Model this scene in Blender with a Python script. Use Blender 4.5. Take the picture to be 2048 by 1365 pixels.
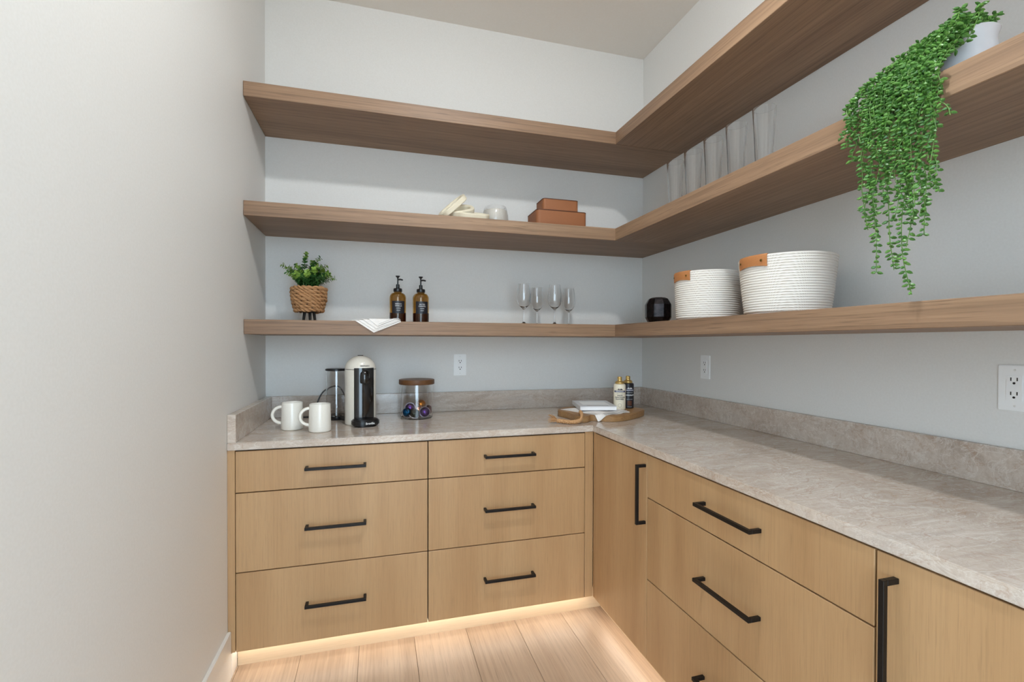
import bpy, bmesh, math, random
from mathutils import Vector, Matrix

scene = bpy.context.scene
for o in list(bpy.data.objects):
    bpy.data.objects.remove(o, do_unlink=True)
col = scene.collection
R = math.radians
rng = random.Random(7)

# ------------------------------------------------------------------ camera, world, exposure
CAM = Vector((0.5554, -2.6915, 1.3006))
yaw, pit, rol = R(15.9035), R(-0.5572), R(0.1465)
fw = Vector((math.sin(yaw) * math.cos(pit), math.cos(yaw) * math.cos(pit), math.sin(pit)))
rt0 = Vector((math.cos(yaw), -math.sin(yaw), 0))
up0 = rt0.cross(fw)
rt = rt0 * math.cos(rol) + up0 * math.sin(rol)
up = -rt0 * math.sin(rol) + up0 * math.cos(rol)
cd = bpy.data.cameras.new('camera')
cd.sensor_width = 36
cd.lens = 944.07 * 36 / 2048
cd.shift_y = 14.04 / 2048
cd.clip_start = 0.05
cam = bpy.data.objects.new('camera', cd)
col.objects.link(cam)
m = Matrix((rt, up, -fw)).transposed().to_4x4()
m.translation = CAM
cam.matrix_world = m
scene.camera = cam

wd = bpy.data.worlds.new('daylight')
scene.world = wd
wd.use_nodes = True
wd.node_tree.nodes['Background'].inputs[0].default_value = (0.65, 0.84, 1.0, 1)
wd.node_tree.nodes['Background'].inputs[1].default_value = 6.9
LAMP = 375.0          # small drum ceiling lamp
LED = 14.5            # toe-kick strip
vs = scene.view_settings
vs.view_transform = 'Standard'
vs.look = 'None'
vs.gamma = 1
vs.use_curve_mapping = False
vs.exposure = 0.06
scene.cycles.max_bounces = 8
scene.cycles.diffuse_bounces = 4
scene.cycles.glossy_bounces = 4
scene.cycles.transmission_bounces = 8
scene.cycles.caustics_reflective = False
scene.cycles.use_adaptive_sampling = True
scene.cycles.adaptive_threshold = 0.05

# ------------------------------------------------------------------ dimensions (metres)
W = 2.1919            # right wall; left wall x = 0, back wall y = 0
HC = 3.1187
YF = -3.30            # front wall behind the camera
DS = 0.4191           # shelf depth
SH = [(2.4260, 2.3615), (1.9145, 1.8504), (1.4022, 1.3384)]
CT, CB, DC = 0.915, 0.886, 0.662
DF = 0.6552
YE = -2.72            # end of the right run

# ------------------------------------------------------------------ materials
def srgb(r, g, b):
    f = lambda c: ((c / 255) / 12.92) if c / 255 <= .04045 else (((c / 255) + .055) / 1.055) ** 2.4
    return (f(r), f(g), f(b), 1)

class NT:
    def __init__(s, name):
        s.m = bpy.data.materials.new(name)
        s.m.use_nodes = True
        s.t = s.m.node_tree
        s.b = s.t.nodes['Principled BSDF']
    def n(s, typ, **kw):
        x = s.t.nodes.new(typ)
        for k, v in kw.items():
            if hasattr(x, k): setattr(x, k, v)
            else: x.inputs[k.replace('_', ' ')].default_value = v
        return x
    def l(s, a, b): s.t.links.new(a, b)
    def ramp(s, fac, stops):
        r = s.n('ShaderNodeValToRGB')
        e = r.color_ramp.elements
        while len(e) < len(stops): e.new(0.5)
        for el, (p, c) in zip(e, stops):
            el.position = p; el.color = c
        s.l(fac, r.inputs[0])
        return r.outputs[0]
    def mix(s, fac, a, b, mode='MIX'):
        x = s.n('ShaderNodeMix', data_type='RGBA', blend_type=mode)
        for i, v in ((0, fac), (6, a), (7, b)):
            if isinstance(v, (int, float, tuple)): x.inputs[i].default_value = v
            else: s.l(v, x.inputs[i])
        return x.outputs[2]
    def coords(s, scale=(1, 1, 1), rnd=True):
        tc = s.n('ShaderNodeTexCoord')
        mp = s.n('ShaderNodeMapping')
        mp.inputs['Scale'].default_value = scale
        src = tc.outputs['Object']
        if rnd:
            oi = s.n('ShaderNodeObjectInfo')
            ml = s.n('ShaderNodeVectorMath', operation='SCALE')
            cb = s.n('ShaderNodeCombineXYZ')
            for i in range(3): s.l(oi.outputs['Random'], cb.inputs[i])
            s.l(cb.outputs[0], ml.inputs[0]); ml.inputs['Scale'].default_value = 37.0
            ad = s.n('ShaderNodeVectorMath', operation='ADD')
            s.l(src, ad.inputs[0]); s.l(ml.outputs[0], ad.inputs[1])
            src = ad.outputs[0]
        s.l(src, mp.inputs[0])
        return mp.outputs[0]
    def noise(s, vec, scale, detail=4, rough=.55, dist=0):
        x = s.n('ShaderNodeTexNoise')
        x.inputs['Scale'].default_value = scale
        x.inputs['Detail'].default_value = detail
        x.inputs['Roughness'].default_value = rough
        x.inputs['Distortion'].default_value = dist
        s.l(vec, x.inputs['Vector'])
        return x.outputs['Fac']
    def bump(s, h, strength, dist=.002):
        x = s.n('ShaderNodeBump')
        x.inputs['Strength'].default_value = strength
        x.inputs['Distance'].default_value = dist
        s.l(h, x.inputs['Height'])
        s.l(x.outputs[0], s.b.inputs['Normal'])

def plain(name, c, rough=.5, metal=0, bump=0, bscale=200, spec=.5, coat=0):
    k = NT(name)
    k.b.inputs['Base Color'].default_value = c
    k.b.inputs['Roughness'].default_value = rough
    k.b.inputs['Metallic'].default_value = metal
    k.b.inputs['Specular IOR Level'].default_value = spec
    k.b.inputs['Coat Weight'].default_value = coat
    n = k.noise(k.coords(), bscale, 1)
    k.l(k.mix(.06, c, k.ramp(n, [(.3, (0, 0, 0, 1)), (.7, (1, 1, 1, 1))]), 'OVERLAY'), k.b.inputs['Base Color'])
    if bump: k.bump(n, bump, .001)
    return k.m

def wood(name, dark, mid, light, axis, rough=.45, fine=130, rings=0.0, bump=.15, contrast=1.0):
    k = NT(name)
    def sc(a, b):
        v = [a, a, a]; v[axis] = b
        return tuple(v)
    big = k.noise(k.coords(sc(7, .55)), 1, 3, .5, .3)
    fib = k.noise(k.coords(sc(fine, fine * .022)), 1, 3, .6)
    por = k.noise(k.coords(sc(fine * 2.4, fine * .07)), 1, 2, .5)
    c = k.ramp(big, [(.30, dark), (.5, mid), (.70, light)])
    c = k.mix(.42 * contrast, c, k.ramp(fib, [(.30, tuple(x * .55 for x in mid[:3]) + (1,)), (.52, mid), (.72, light)]))
    if rings:
        wv = k.n('ShaderNodeTexWave', wave_type='RINGS', rings_direction='XYZ'[axis], wave_profile='SAW')
        wv.inputs['Scale'].default_value = 9
        wv.inputs['Distortion'].default_value = 5.5
        wv.inputs['Detail'].default_value = 2
        wv.inputs['Detail Scale'].default_value = .9
        k.l(k.coords(sc(1.5, .13)), wv.inputs['Vector'])
        c = k.mix(k.ramp(wv.outputs['Fac'], [(.55, (0, 0, 0, 1)), (1, (rings, rings, rings, 1))]), c, tuple(x * .5 for x in dark[:3]) + (1,))
    pm = k.ramp(por, [(.28, (.5 * contrast,) * 3 + (1,)), (.42, (0, 0, 0, 1))])
    c = k.mix(pm, c, tuple(x * .5 for x in dark[:3]) + (1,))
    k.l(c, k.b.inputs['Base Color'])
    k.b.inputs['Roughness'].default_value = rough
    if bump: k.bump(fib, bump, .0015)
    return k.m

def stone(name):
    k = NT(name)
    v = k.coords((1, 1, 1), rnd=False)
    a = k.noise(k.coords((2.0, 2.6, 5), rnd=False), 1.2, 5, .6, .8)
    c = k.ramp(a, [(.28, srgb(166, 148, 134)), (.45, srgb(190, 173, 158)), (.58, srgb(206, 191, 177)), (.75, srgb(188, 177, 168))])
    st = k.noise(k.coords((7, 60, 34), rnd=False), 1, 4, .6, .4)          # fine linear movement
    c = k.mix(.28, c, k.ramp(st, [(.3, srgb(158, 138, 122)), (.5, srgb(196, 181, 167)), (.7, srgb(222, 212, 202))]))
    b = k.noise(k.coords((1.4, 3.2, 4.5), rnd=False), 3.2, 6, .66, 1.2)
    c = k.mix(k.ramp(b, [(.478, (0, 0, 0, 1)), (.5, (.55, .55, .55, 1)), (.522, (0, 0, 0, 1))]), c, srgb(226, 219, 211))
    d = k.noise(v, 30, 5, .7, 1.6)
    c = k.mix(k.ramp(d, [(.45, (0, 0, 0, 1)), (.5, (.30, .30, .30, 1)), (.55, (0, 0, 0, 1))]), c, srgb(222, 214, 206))
    e = k.noise(k.coords((1.5, 2, 3), rnd=False), 2.4, 5, .6, 1.5)
    c = k.mix(k.ramp(e, [(.488, (0, 0, 0, 1)), (.5, (.35, .35, .35, 1)), (.512, (0, 0, 0, 1))]), c, srgb(168, 128, 98))
    k.l(c, k.b.inputs['Base Color'])
    k.b.inputs['Roughness'].default_value = .13
    return k.m

def glass(name, c=(1, 1, 1, 1), rough=0.0, ior=1.45):
    k = NT(name)
    k.b.inputs['Base Color'].default_value = c
    k.b.inputs['Transmission Weight'].default_value = 1
    k.b.inputs['Roughness'].default_value = rough
    k.b.inputs['IOR'].default_value = ior
    return k.m

def emit(name, c, s):
    k = NT(name)
    k.b.inputs['Base Color'].default_value = c
    k.b.inputs['Emission Color'].default_value = c
    k.b.inputs['Emission Strength'].default_value = s
    k.m.cycles.emission_sampling = 'FRONT'
    return k.m

M = {}
M['wall'] = plain('wall_paint', srgb(231, 229, 225), .6, bscale=160)
M['ceil'] = plain('ceiling_paint', srgb(243, 237, 229), .8, bscale=120)
M['trim'] = plain('white_trim', srgb(232, 229, 224), .35)
oakd, oakm, oakl = srgb(173, 134, 93), srgb(185, 147, 105), srgb(193, 156, 114)
M['oak'] = wood('light_oak_vertical', oakd, oakm, oakl, 2, .42, 210, contrast=.48, bump=0)
M['maple'] = wood('pale_maple_kick', srgb(214, 186, 150), srgb(224, 198, 164), srgb(230, 206, 174), 0, .45, 210, contrast=.3, bump=0)
M['oakx'] = wood('light_oak_horizontal', oakd, oakm, oakl, 0, .42, 210, contrast=.48, bump=0)
sd, sm, sl = srgb(124, 96, 74), srgb(150, 119, 93), srgb(170, 138, 109)
M['shelfx'] = wood('brown_oak_x', sd, sm, sl, 0, .5, 110, .26, .25)
M['shelfy'] = wood('brown_oak_y', sd, sm, sl, 1, .5, 110, .26, .25)
M['plank'] = wood('floor_oak', srgb(166, 140, 117), srgb(184, 158, 134), srgb(197, 173, 150), 1, .38, 120, .12, .2, .7)
M['stone'] = stone('taupe_quartzite')
M['black'] = plain('black_metal', srgb(34, 31, 30), .42, .6)
M['blackpl'] = plain('black_plastic', srgb(20, 20, 22), .28)
M['blackgl'] = plain('gloss_black', srgb(12, 13, 16), .10, coat=.5)
M['gap'] = plain('dark_seam', srgb(60, 52, 46), .6)
M['glass'] = glass('clear_glass')
M['amber'] = glass('amber_glass', (.68, .47, .20, 1), 0, 1.45)
M['cream_pl'] = plain('cream_plastic', srgb(226, 220, 208), .22, coat=.3)
M['ceramic'] = plain('white_ceramic', srgb(238, 233, 223), .25, coat=.3)
M['potwhite'] = plain('white_pot', srgb(236, 236, 240), .3, bump=.6, bscale=40)
M['walnut'] = wood('walnut_lid', srgb(84, 54, 30), srgb(112, 74, 42), srgb(134, 92, 56), 0, .45, 150)
M['board'] = wood('board_wood', srgb(128, 92, 54), srgb(160, 120, 76), srgb(182, 142, 96), 0, .5, 110)
M['leather'] = plain('tan_leather', srgb(182, 120, 70), .6, bump=.4, bscale=320)
M['boxleather'] = plain('brown_leatherette', srgb(150, 94, 57), .6, bump=.5, bscale=700)
M['boxedge'] = plain('dark_brown_edge', srgb(92, 52, 32), .6)
M['linen'] = plain('white_linen', srgb(245, 240, 235), .9, bump=.5, bscale=900)
M['stitch'] = plain('grey_stitch', srgb(120, 116, 116), .9)
M['cream'] = plain('cream_wood', srgb(236, 226, 202), .5)
M['wax'] = plain('candle_wax', srgb(198, 193, 184), .5, coat=1)
M['brass'] = plain('brass', srgb(120, 96, 50), .35, 1)
M['gold'] = plain('gold_cap', srgb(206, 172, 104), .35, .7)
M['creamlab'] = plain('cream_label', srgb(232, 222, 200), .45)
M['navylab'] = plain('black_label', srgb(22, 22, 30), .4)
M['navy'] = plain('navy_ink', srgb(44, 48, 92), .5)
M['ink'] = plain('dark_ink', srgb(40, 38, 48), .6)
M['white_ink'] = plain('white_ink', srgb(226, 226, 226), .6)
M['grey_ink'] = plain('grey_ink', srgb(168, 160, 148), .6)
M['paper'] = plain('paper', srgb(242, 240, 240), .8)
M['cover'] = plain('book_cover', srgb(216, 216, 218), .35)
M['jute'] = plain('jute_rope', srgb(196, 150, 104), .85, bump=.8, bscale=300)
M['seagrass'] = plain('seagrass', srgb(172, 128, 86), .7, bump=.8, bscale=160)
M['seagrassd'] = plain('seagrass_dark', srgb(92, 60, 38), .7, bump=.8, bscale=160)
M['leaf'] = plain('succulent_leaf', srgb(72, 118, 50), .4)
M['leaf2'] = plain('light_succulent_leaf', srgb(98, 146, 66), .4)
M['stem'] = plain('green_stem', srgb(104, 142, 70), .5)
M['euc'] = plain('dark_green_leaf', srgb(58, 104, 48), .45)
M['euc2'] = plain('bright_green_leaf', srgb(128, 160, 66), .45)
M['soil'] = plain('soil', srgb(60, 46, 36), .9, bump=.5)
M['plate'] = plain('outlet_white', srgb(249, 249, 248), .3)
M['slot'] = plain('outlet_slot', srgb(30, 28, 28), .6)
M['lamp'] = emit('lamp_diffuser', (.93, .975, 1, 1), LAMP)
M['led'] = emit('led_strip', (1, .93, .82, 1), LED)

def rope_mat():
    k = NT('white_cotton_rope')
    wv = k.n('ShaderNodeTexWave', wave_type='BANDS', bands_direction='DIAGONAL')
    wv.inputs['Scale'].default_value = 190
    wv.inputs['Distortion'].default_value = 1
    k.l(k.coords(), wv.inputs['Vector'])
    k.l(k.ramp(wv.outputs['Fac'], [(0, srgb(224, 216, 206)), (1, srgb(246, 242, 236))]), k.b.inputs['Base Color'])
    k.b.inputs['Roughness'].default_value = .9
    k.bump(wv.outputs['Fac'], .25, .001)
    return k.m
M['rope'] = rope_mat()

def vase_mat():
    k = NT('black_hammered_metal')
    n = k.noise(k.coords(), 60, 4)
    k.l(k.ramp(n, [(.35, srgb(18, 15, 15)), (.7, srgb(46, 38, 38))]), k.b.inputs['Base Color'])
    k.b.inputs['Roughness'].default_value = .3
    k.b.inputs['Metallic'].default_value = .7
    k.bump(n, .5, .004)
    return k.m
M['vase'] = vase_mat()
PODC = {}
for nm, c in dict(purple=(84, 50, 120), blue=(24, 80, 120), green=(52, 58, 50), copper=(214, 150, 112), orange=(190, 116, 40), mauve=(128, 84, 92)).items():
    PODC[nm] = plain('pod_' + nm, srgb(*c), .22, .85)
M['foil'] = plain('pod_foil', srgb(190, 182, 186), .3, .85)

# ------------------------------------------------------------------ mesh helpers
class MB:
    def __init__(s): s.v, s.f = [], []
    def add(s, vs, fs):
        b = len(s.v)
        s.v += [tuple(x) for x in vs]
        s.f += [tuple(i + b for i in f) for f in fs]
        return s
    def box(s, a, b):
        (x0, y0, z0), (x1, y1, z1) = a, b
        return s.add([(x0, y0, z0), (x1, y0, z0), (x1, y1, z0), (x0, y1, z0), (x0, y0, z1), (x1, y0, z1), (x1, y1, z1), (x0, y1, z1)],
                     [(0, 3, 2, 1), (4, 5, 6, 7), (0, 1, 5, 4), (1, 2, 6, 5), (2, 3, 7, 6), (3, 0, 4, 7)])
    def prism(s, out, z0, z1):
        n = len(out)
        vs = [(x, y, z0) for x, y in out] + [(x, y, z1) for x, y in out]
        fs = [tuple(range(n - 1, -1, -1)), tuple(range(n, 2 * n))] + [(i, (i + 1) % n, n + (i + 1) % n, n + i) for i in range(n)]
        return s.add(vs, fs)
    def lathe(s, prof, n=32, c=(0, 0), a0=0, a1=None, rot=0):
        full = a1 is None
        k = n if full else n + 1
        da = (2 * math.pi if full else (a1 - a0)) / n
        vs, rows = [], []
        for r, z in prof:
            if r < 1e-6 and full:
                rows.append([len(vs)]); vs.append((c[0], c[1], z))
            else:
                row = []
                for i in range(k):
                    a = a0 + da * i + rot
                    row.append(len(vs)); vs.append((c[0] + r * math.cos(a), c[1] + r * math.sin(a), z))
                rows.append(row)
        fs = []
        for p, q in zip(rows, rows[1:]):
            if len(p) == 1 and len(q) == 1: continue
            for i in range(n):
                j = (i + 1) % k
                if len(p) == 1: fs.append((p[0], q[j], q[i]))
                elif len(q) == 1: fs.append((p[i], p[j], q[0]))
                else: fs.append((p[i], p[j], q[j], q[i]))
        return s.add(vs, fs)
    def tube(s, pts, r, n=8, closed=False, flat=1.0):
        pts = [Vector(p) for p in pts]
        N = len(pts)
        rs = r if isinstance(r, (list, tuple)) else [r] * N
        vs, prev = [], None
        for i, p in enumerate(pts):
            if closed: t = pts[(i + 1) % N] - pts[i - 1]
            else: t = pts[min(i + 1, N - 1)] - pts[max(i - 1, 0)]
            t = t.normalized() if t.length > 1e-9 else Vector((0, 0, 1))
            if prev is None:
                h = Vector((0, 0, 1)) if abs(t.z) < .9 else Vector((0, 1, 0))
                u = (h - t * h.dot(t)).normalized()
            else:
                u = prev - t * prev.dot(t)
                u = u.normalized() if u.length > 1e-6 else Vector((1, 0, 0))
            prev = u
            w = t.cross(u)
            for j in range(n):
                a = 2 * math.pi * j / n
                vs.append(p + u * (rs[i] * math.cos(a)) + w * (rs[i] * flat * math.sin(a)))
        fs = []
        for i in range(N if closed else N - 1):
            i2 = (i + 1) % N
            for j in range(n):
                fs.append((i * n + j, i * n + (j + 1) % n, i2 * n + (j + 1) % n, i2 * n + j))
        if not closed:
            fs += [tuple(range(n - 1, -1, -1)), tuple((N - 1) * n + j for j in range(n))]
        return s.add(vs, fs)
    def grid(s, fn, nu, nv):
        vs = [fn(i / nu, j / nv) for j in range(nv + 1) for i in range(nu + 1)]
        fs = [(j * (nu + 1) + i, j * (nu + 1) + i + 1, (j + 1) * (nu + 1) + i + 1, (j + 1) * (nu + 1) + i) for j in range(nv) for i in range(nu)]
        return s.add(vs, fs)
    def mesh(s, name, mat, bevel=0, seg=2, smooth=True, solid=0):
        me = bpy.data.meshes.new(name)
        me.from_pydata(s.v, [], s.f)
        bm = bmesh.new(); bm.from_mesh(me)
        bmesh.ops.recalc_face_normals(bm, faces=bm.faces)
        if solid: bmesh.ops.solidify(bm, geom=bm.faces[:], thickness=solid)
        if bevel:
            ed = [e for e in bm.edges if len(e.link_faces) == 2 and e.calc_face_angle(0) > R(35)]
            bmesh.ops.bevel(bm, geom=ed, offset=bevel, segments=seg, affect='EDGES', clamp_overlap=True)
        bm.to_mesh(me); bm.free()
        me.materials.append(mat)
        if smooth:
            me.polygons.foreach_set('use_smooth', [True] * len(me.polygons))
            me.set_sharp_from_angle(angle=R(32))
        return me
    def build(s, name, mat, parent=None, loc=None, rot=None, **kw):
        o = bpy.data.objects.new(name, s.mesh(name, mat, **kw))
        col.objects.link(o)
        o.parent = parent
        if loc: o.location = loc
        if rot: o.rotation_euler = rot
        return o

def tag(o, label=None, cat=None, group=None, kind=None):
    for k, v in (('label', label), ('category', cat), ('group', group), ('kind', kind)):
        if v: o[k] = v
    return o
def thing(name, label, cat, loc=(0, 0, 0), rz=0, group=None):
    o = bpy.data.objects.new(name, None)
    o.empty_display_size = .05
    col.objects.link(o)
    o.location = loc; o.rotation_euler = (0, 0, rz)
    return tag(o, label, cat, group)
def copy_tree(o, parent=None):
    c = o.copy(); col.objects.link(c); c.parent = parent
    for ch in list(o.children): copy_tree(ch, c)
    return c
def text(name, s, size, mat, parent, loc=(0, 0, 0), rot=(0, 0, 0), wrap=None, bold=0, sx=1.0):
    cu = bpy.data.curves.new('t', 'FONT')
    cu.body = s; cu.size = size; cu.align_x = 'CENTER'; cu.align_y = 'CENTER'
    cu.extrude = .0002; cu.offset = bold; cu.resolution_u = 3
    t = bpy.data.objects.new('t', cu); col.objects.link(t)
    dg = bpy.context.evaluated_depsgraph_get()
    me = bpy.data.meshes.new_from_object(t.evaluated_get(dg))
    bpy.data.objects.remove(t)
    bpy.data.curves.remove(cu)
    for v in me.vertices:
        v.co.x *= sx
        if wrap:
            a, r = v.co.x / wrap, wrap + .0006 + v.co.z
            v.co = (r * math.sin(a), -r * math.cos(a), v.co.y)
    me.name = name
    me.materials.clear(); me.materials.append(mat)
    o = bpy.data.objects.new(name, me); col.objects.link(o)
    o.parent = parent; o.location = loc; o.rotation_euler = rot
    return o
def patch(r, a0, a1, z0, z1, n=10, t=.0008):
    """thin curved label on a cylinder; angle 0 faces local -y"""
    b = MB()
    b.grid(lambda u, v: (r * math.sin(a0 + (a1 - a0) * u), -r * math.cos(a0 + (a1 - a0) * u), z0 + (z1 - z0) * v), n, 2)
    return b
def struct(o): return tag(o, kind='structure')

# ------------------------------------------------------------------ room shell
T = .12
struct(MB().box((-T, 0, 0), (W + T, T, HC)).build('wall_back', M['wall'], smooth=False))
struct(MB().box((-T, YF - T, 0), (0, 0, HC)).build('wall_left', M['wall'], smooth=False))
struct(MB().box((W, YF - T, 0), (W + T, 0, HC)).build('wall_right', M['wall'], smooth=False))
OX0, OX1, OZ = .08, 1.14, 2.42      # wide cased opening behind the camera, daylight beyond
struct(MB().box((0, YF - T, 0), (OX0, YF, HC)).box((OX1, YF - T, 0), (W, YF, HC)).box((OX0, YF - T, OZ), (OX1, YF, HC)).build('wall_front', M['wall'], smooth=False))
struct(MB().box((-T, YF - T, HC), (W + T, T, HC + .1)).build('ceiling', M['ceil'], smooth=False))
fl = struct(MB().box((-T, YF - T, -.05), (W + T, T, -.012)).build('floor', M['gap'], smooth=False))
pw = .231
edges = [.48 + pw * k for k in range(-3, 9)]
for i, (xa, xb) in enumerate(zip(edges, edges[1:])):
    xa, xb = max(xa, .0), min(xb, W)
    if xb - xa < .005: continue
    brk = {1: [-.755, -2.2], 4: [-.957, -2.5], 2: [-1.35, -2.9], 3: [-1.9], 5: [-1.6], 0: [-1.1, -2.6]}.get(i, [-1.2 - .3 * (i % 3), -2.6])
    ys = [0.0] + brk + [YF]
    for a, b in zip(ys, ys[1:]):
        MB().box((xa + .0006, b + .0006, -.012), (xb - .0006, a - .0006, 0)).build('plank', M['plank'], fl, bevel=.0008, seg=1)
struct(MB().box((-2.5, -7.0, -.05), (4.5, YF - T - .001, 0)).build('floor_unseen', M['plank'], smooth=False))  # unseen floor past the opening, added to block world light from below
BH = .187
struct(MB().box((0, YF, 0), (.013, -DF - .001, BH)).box((0, -DF, 0), (.013, -.576, .098)).build('baseboard_left', M['trim'], bevel=.002))
struct(MB().box((W - .013, YF, 0), (W, YE - .03, BH)).build('baseboard_right', M['trim'], bevel=.002))
struct(MB().box((OX0 - .06, YF, 0), (OX0, YF + .015, OZ + .09)).box((OX1, YF, 0), (OX1 + .09, YF + .015, OZ + .09)).box((OX0, YF, OZ), (OX1, YF + .015, OZ + .09)).build('trim_1', M['trim'], bevel=.002))

# ceiling lamp above the aisle; glowing drum sides added to brighten upper walls
LX, LY = .99, -1.85
lt = thing('ceiling_light', 'small white drum lamp mounted on the ceiling above the aisle', 'ceiling light', (LX, LY, HC))
MB().lathe([(0, -.001), (.085, -.001), (.085, -.012), (.080, -.016), (0, -.016)], 40).build('mounting_plate', M['trim'], lt)
MB().lathe([(0, -.0165), (.066, -.0165), (.070, -.020), (.070, -.046), (.066, -.050), (0, -.050)], 20).build('diffuser', M['lamp'], lt)

# ------------------------------------------------------------------ floating shelves
for (zt, zb), nm in zip(SH, ('top', 'middle', 'lowest')):
    t = thing('floating_shelf', {'top': 'topmost L-shaped brown oak floating shelf, empty on top', 'middle': 'middle L-shaped brown oak floating shelf carrying boxes and pint glasses',
              'lowest': 'lowest L-shaped brown oak floating shelf carrying rope baskets and amber bottles'}[nm], 'shelf', (0, 0, zb))
    MB().box((0.001, -DS, 0), (W - .001, -.001, zt - zb)).build('back_board', M['shelfx'], t, bevel=.0015, seg=1)
    MB().box((W - DS, YE, 0), (W - .001, -DS - .0006, zt - zb)).build('side_board', M['shelfy'], t, bevel=.0015, seg=1)

# ------------------------------------------------------------------ countertop
ct = thing('countertop', 'L-shaped polished taupe quartzite worktop with short backsplash', 'countertop', (0, 0, CB))
MB().prism([(0.001, -.001), (0.001, -DC), (W - DC, -DC), (W - DC, YE), (W - .001, YE), (W - .001, -.001)][::-1], 0, CT - CB).build('slab', M['stone'], ct, bevel=.0025)
h0, h1, bt = CT - CB, 1.0233 - CB, .022
MB().box((0.031, -bt, h0), (W - bt, -.001, h1)).build('backsplash', M['stone'], ct, bevel=.0015, seg=1)
MB().box((W - bt, YE, h0), (W - .001, -.001, h1)).build('backsplash', M['stone'], ct, bevel=.0015, seg=1)
MB().box((0.001, -DC + .004, h0), (.031, -.001, h1)).build('backsplash', M['stone'], ct, bevel=.0015, seg=1)

# ------------------------------------------------------------------ base cabinets
def pull(L, vertical, parent, x, z):
    b = MB(); w = .0055; so = .030
    if vertical:
        b.box((-w, -so - .011, -L / 2), (w, -so, L / 2))
        for s in (-1, 1): b.box((-w, -so, s * L / 2 - (.011 if s > 0 else 0)), (w, 0, s * L / 2 + (.011 if s < 0 else 0)))
    else:
        b.box((-L / 2, -so - .011, -w), (L / 2, -so, w))
        for s in (-1, 1): b.box((s * L / 2 - (.011 if s > 0 else 0), -so, -w), (s * L / 2 + (.011 if s < 0 else 0), 0, w))
    return tag(b.build('handle', M['black'], parent, (x, 0, z), bevel=.0008, seg=1), 'matte black square bar pull')
Z0, ZT = .102, .880
def cabinet(label, loc, rz, w, fronts, stiles=(), kick=(0, 0), z=Z0, depth=.63, end_panel=False):
    t = thing('base_cabinet', label, 'cabinet', loc, rz)
    y0 = .021
    b = MB()
    b.box((0.001, y0, z), (.018, depth, CB - .001)).box((w - .018, y0, z), (w - .001, depth, CB - .001))
    b.box((.018, y0, z), (w - .018, depth, z + .018)).box((.018, depth - .012, z + .018), (w - .018, depth, CB - .001))
    b.box((.018, y0, CB - .02), (w - .018, .12, CB - .001))
    b.build('carcass', M['gap'], t)
    for a, c in stiles:
        MB().box((a, 0.0005, z), (c, .02, CB - .0005)).build('filler_strip', M['oak'], t, bevel=.0008, seg=1)
    for f in fronts:
        x0, x1, a, c, kd = f[:5]
        fr = MB().box((x0, 0, a), (x1, .019, c)).build('door' if kd == 'door' else 'drawer_front', M['oak'], t, bevel=.001, seg=1)
        if kd == 'door': pull(.228, True, fr, f[5], f[6])
        else: pull(.232, False, fr, (x0 + x1) / 2 + f[5], f[6])
    MB().box((kick[0], .08, 0), (w + kick[1], .095, z)).build('toe_kick', M['maple'], t)
    if end_panel:
        MB().box((w, 0.0, 0), (w + .018, depth, CB - .001)).build('end_panel', M['oak'], t, bevel=.001, seg=1)
    return t
zz = [(.7205, .8800, .803), (.4105, .7165, .5675), (Z0, .4065, .2575)]
f1 = [(.0290, .7612, a, c, 'd', 0, h) for a, c, h in zz]
cabinet('light oak three-drawer base cabinet nearest the left wall, under the mugs', (0.0, -DF, 0), 0, .7632, f1, [(.0005, .0265)], (.014, 0))
f2 = [(.7652 - .7632, 1.4925 - .7632, a, c, 'd', -.006, h) for a, c, h in zz]
cabinet('light oak three-drawer base cabinet beside the inner corner, under the glass jar', (.7632, -DF, 0), 0, 1.5367 - .7632 - .0005, f2, [(1.4945 - .7632, 1.5362 - .7632)], (0, .0805))
xf = W - DF
cabinet('tall narrow light oak corner door cabinet with vertical black pull', (xf, -DF - .0015, 0), -math.pi / 2, .4615,
        [(.0215, .4605, Z0, ZT, 'door', .4485, .728)], [(.0, .0195)], (-.079, 0))
cabinet('wide light oak three-drawer cabinet on the right run', (xf, -1.1187, 0), -math.pi / 2, .8515,
        [(.0020, .8490, a, c, 'd', .012, h) for a, c, h in zz])
cabinet('light oak door cabinet at the right edge with long vertical pull', (xf, -1.9704, 0), -math.pi / 2, .73,
        [(.0020, .7275, Z0, ZT, 'door', .040, .728)], end_panel=True)
# LED strips tucked under the cabinet bottoms, in front of the toe kicks
for nm, a, b in (('back', (.016, -DF + .048, .0905), (1.530, -DF + .058, .0985)), ('right', (xf + .048, YE + .05, .0905), (xf + .058, -DF - .03, .0985))):
    tag(MB().box(a, b).build('led_strip', M['led']), 'warm glowing light strip under the %s run of oak cabinets' % nm, 'light strip', 'toe-kick light strips')

# ------------------------------------------------------------------ wall outlets
def outlet(label, loc, rz, side=False):
    t = thing('wall_outlet', label, 'outlet', loc, rz)
    MB().box((-.036, -.006, -.061), (.036, -.0005, .061)).build('cover_plate', M['plate'], t, bevel=.002)
    rc = MB().box((-.017, -.0085, -.034), (.017, -.006, .034)).build('receptacle', M['plate'], t, bevel=.001)
    for dz in (.019, -.019):
        for dx in (-.0065, .0065):
            MB().box((dx - .0012, -.0089, dz), (dx + .0012, -.0084, dz + .009)).build('slot', M['slot'], rc)
        MB().lathe([(0, .0), (.003, .0), (.003, .0006), (0, .0006)], 12).build('ground_hole', M['slot'], rc, (0, -.0084, dz - .006), (R(90), 0, 0))
    for dz in (.048, -.048):
        MB().lathe([(0, 0), (.0026, 0), (.002, .0008), (0, .0008)], 12).build('screw', M['trim'], t, (0, -.006, dz), (R(90), 0, 0))
    return t
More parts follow.
